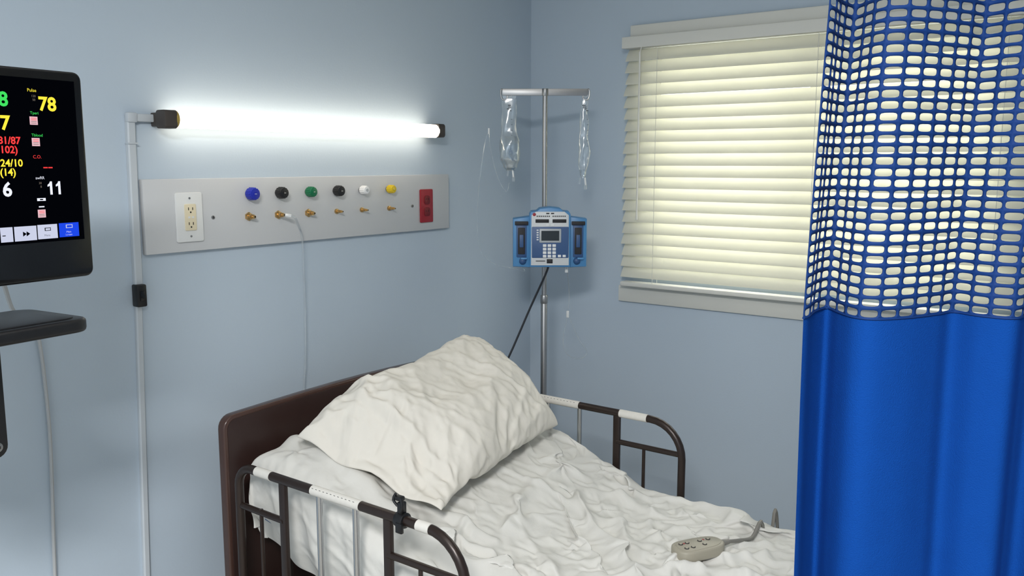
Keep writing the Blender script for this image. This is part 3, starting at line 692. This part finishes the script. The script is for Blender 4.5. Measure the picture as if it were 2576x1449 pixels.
# ---------------------------------------------------------------- curtain
D=V((.53,-.848,0)).normalized(); N=V((.848,.53,0)).normalized(); A=V((1.03,.34,0))-D*.007-N*.008
ctrl=[(0,-.034),(.008,-.024),(.024,.012),(.042,.040),(.049,.038),(.052,.012),(.060,-.018),(.080,-.028),(.12,-.016),(.160,.006),(.185,.022),(.205,-.006),(.235,-.020),(.262,.014),(.285,.032),(.305,-.010),(.33,-.026),(.355,.022),(.37,.026),(.39,-.016),(.43,-.02),(.47,.02),(.53,-.02),(.59,.02),(.65,-.02),(.72,-.01)]
path=[]
for i in range(len(ctrl)-1):
    P=[V((*ctrl[max(0,min(len(ctrl)-1,j))],0)) for j in (i-1,i,i+1,i+2)]
    for k in range(12):
        u=k/12; a,b,c,d=P; q=.5*((2*b)+(c-a)*u+(2*a-5*b+4*c-d)*u*u+(3*b-a-3*c+d)*u**3); path.append((q.x,q.y))
al=[0]
def pt(l,n_):
    bend=max(0,l-.34); return A+D*l+N*n_ - V((bend*.6,0,0))
pts=[pt(*q) for q in path]
for a,b in zip(pts,pts[1:]): al.append(al[-1]+(b-a).length)
TOT=al[-1]
ZH=1.374
def cpos(s,z):
    s=min(max(s,0),TOT-1e-6); lo,hi=0,len(al)-1
    while hi-lo>1:
        m_=(lo+hi)//2
        if al[m_]<=s: lo=m_
        else: hi=m_
    u=(s-al[lo])/(al[hi]-al[lo]); p=pts[lo].lerp(pts[hi],u)
    sw=.004*math.sin(z*2.6+s*9)+.003*math.sin(z*5+s*23)
    return V((p.x,p.y,z))+N*sw+D*(.032*max(0,z-ZH)+.004*math.sin(z*3.1+s*6))
cur=root("privacy_curtain",(1.13,.1,.35),"blue hospital privacy curtain with open mesh top hanging beside the bed","curtain")
w=MB(); w.grid(lambda a,b:cpos(a*TOT,.32+b*(ZH-.32)),260,60,M_cur); 
co_=obj("curtain_fabric",w,cur,label="solid woven blue curtain fabric",ang=180)
w=MB(); t=bmesh.new()
pu,pv=.0225,.0122; nu=int(TOT/pu); pu=TOT/nu; nv=int((2.41-ZH)/pv)
NH=20
for j in range(nv):
    for i in range(nu):
        u0,v0=i*pu,ZH+j*pv
        jx=random.uniform(-.0006,.0006);jy=random.uniform(-.0004,.0004)
        out=[];inn=[]
        for k in range(NH):
            a=2*math.pi*(k+.5)/NH
            c,s_=math.cos(a),math.sin(a); m_=max(abs(c),abs(s_))
            ox=pu/2*(1+c/m_); oy=pv/2*(1+s_/m_)
            hw=pu*.42;hh=pv*.345
            r_=(abs(c)**4+abs(s_)**4)**(-1/4)
            ix=pu/2+hw*c*r_+jx; iy=pv/2+hh*s_*r_+jy
            out.append(t.verts.new(cpos(u0+ox,v0+oy))); inn.append(t.verts.new(cpos(u0+ix,v0+iy)))
        for k in range(NH): 
            k2=(k+1)%NH; t.faces.new((out[k],out[k2],inn[k2],inn[k]))
bmesh.ops.remove_doubles(t,verts=t.verts[:],dist=.00005)
w.add(t,M_net)
no=obj("curtain_mesh",w,cur,label="open blue net section of the curtain",ang=180)
sm=no.modifiers.new("thick",'SOLIDIFY'); sm.thickness=.0013; sm.offset=0
w=MB(); w.tube([cpos(TOT*k/200,ZH) for k in range(201)],.0016,M_net,seg=6)
obj("hem",w,cur)
w=MB(); w.tube([A+D*l+V((-max(0,l-.34)*.6,0,2.43)) for l in [-2.0+.1*k for k in range(28)]],.011,M_track,seg=10)
obj("curtain_track",w,label="metal ceiling curtain track",cat="curtain track")
# ---------------------------------------------------------------- lights
def area(name,loc,size,power,rgb,rot=(0,0,0),sy=None):
    l=bpy.data.lights.new(name,'AREA'); l.energy=power; l.color=rgb; l.shape='RECTANGLE'; l.size=size; l.size_y=sy or size
    o=bpy.data.objects.new(name,l); sc.collection.objects.link(o); o.location=loc; o.rotation_euler=rot; return o
area("ceiling_lamp",(-.6,-.1,2.43),.8,112,(1,.985,.965),sy=.4)
area("ceiling_lamp",(.9,.5,2.43),1.0,5,(1,.98,.95),sy=.5)
wd=bpy.data.worlds.new("world"); sc.world=wd; wd.use_nodes=True; b=wd.node_tree.nodes["Background"]; b.inputs[0].default_value=(1,.985,.90,1); b.inputs[1].default_value=8
# ---------------------------------------------------------------- camera
cd=bpy.data.cameras.new("camera"); cam=bpy.data.objects.new("camera",cd); sc.collection.objects.link(cam); sc.camera=cam
cd.sensor_width=36; cd.lens=2213/2576*36; cd.clip_start=.02; cd.sensor_fit='HORIZONTAL'
cam.location=(0,0,H); cam.rotation_euler=(math.radians(90-8.15),0,math.atan2(.6,.8)-math.pi/2)
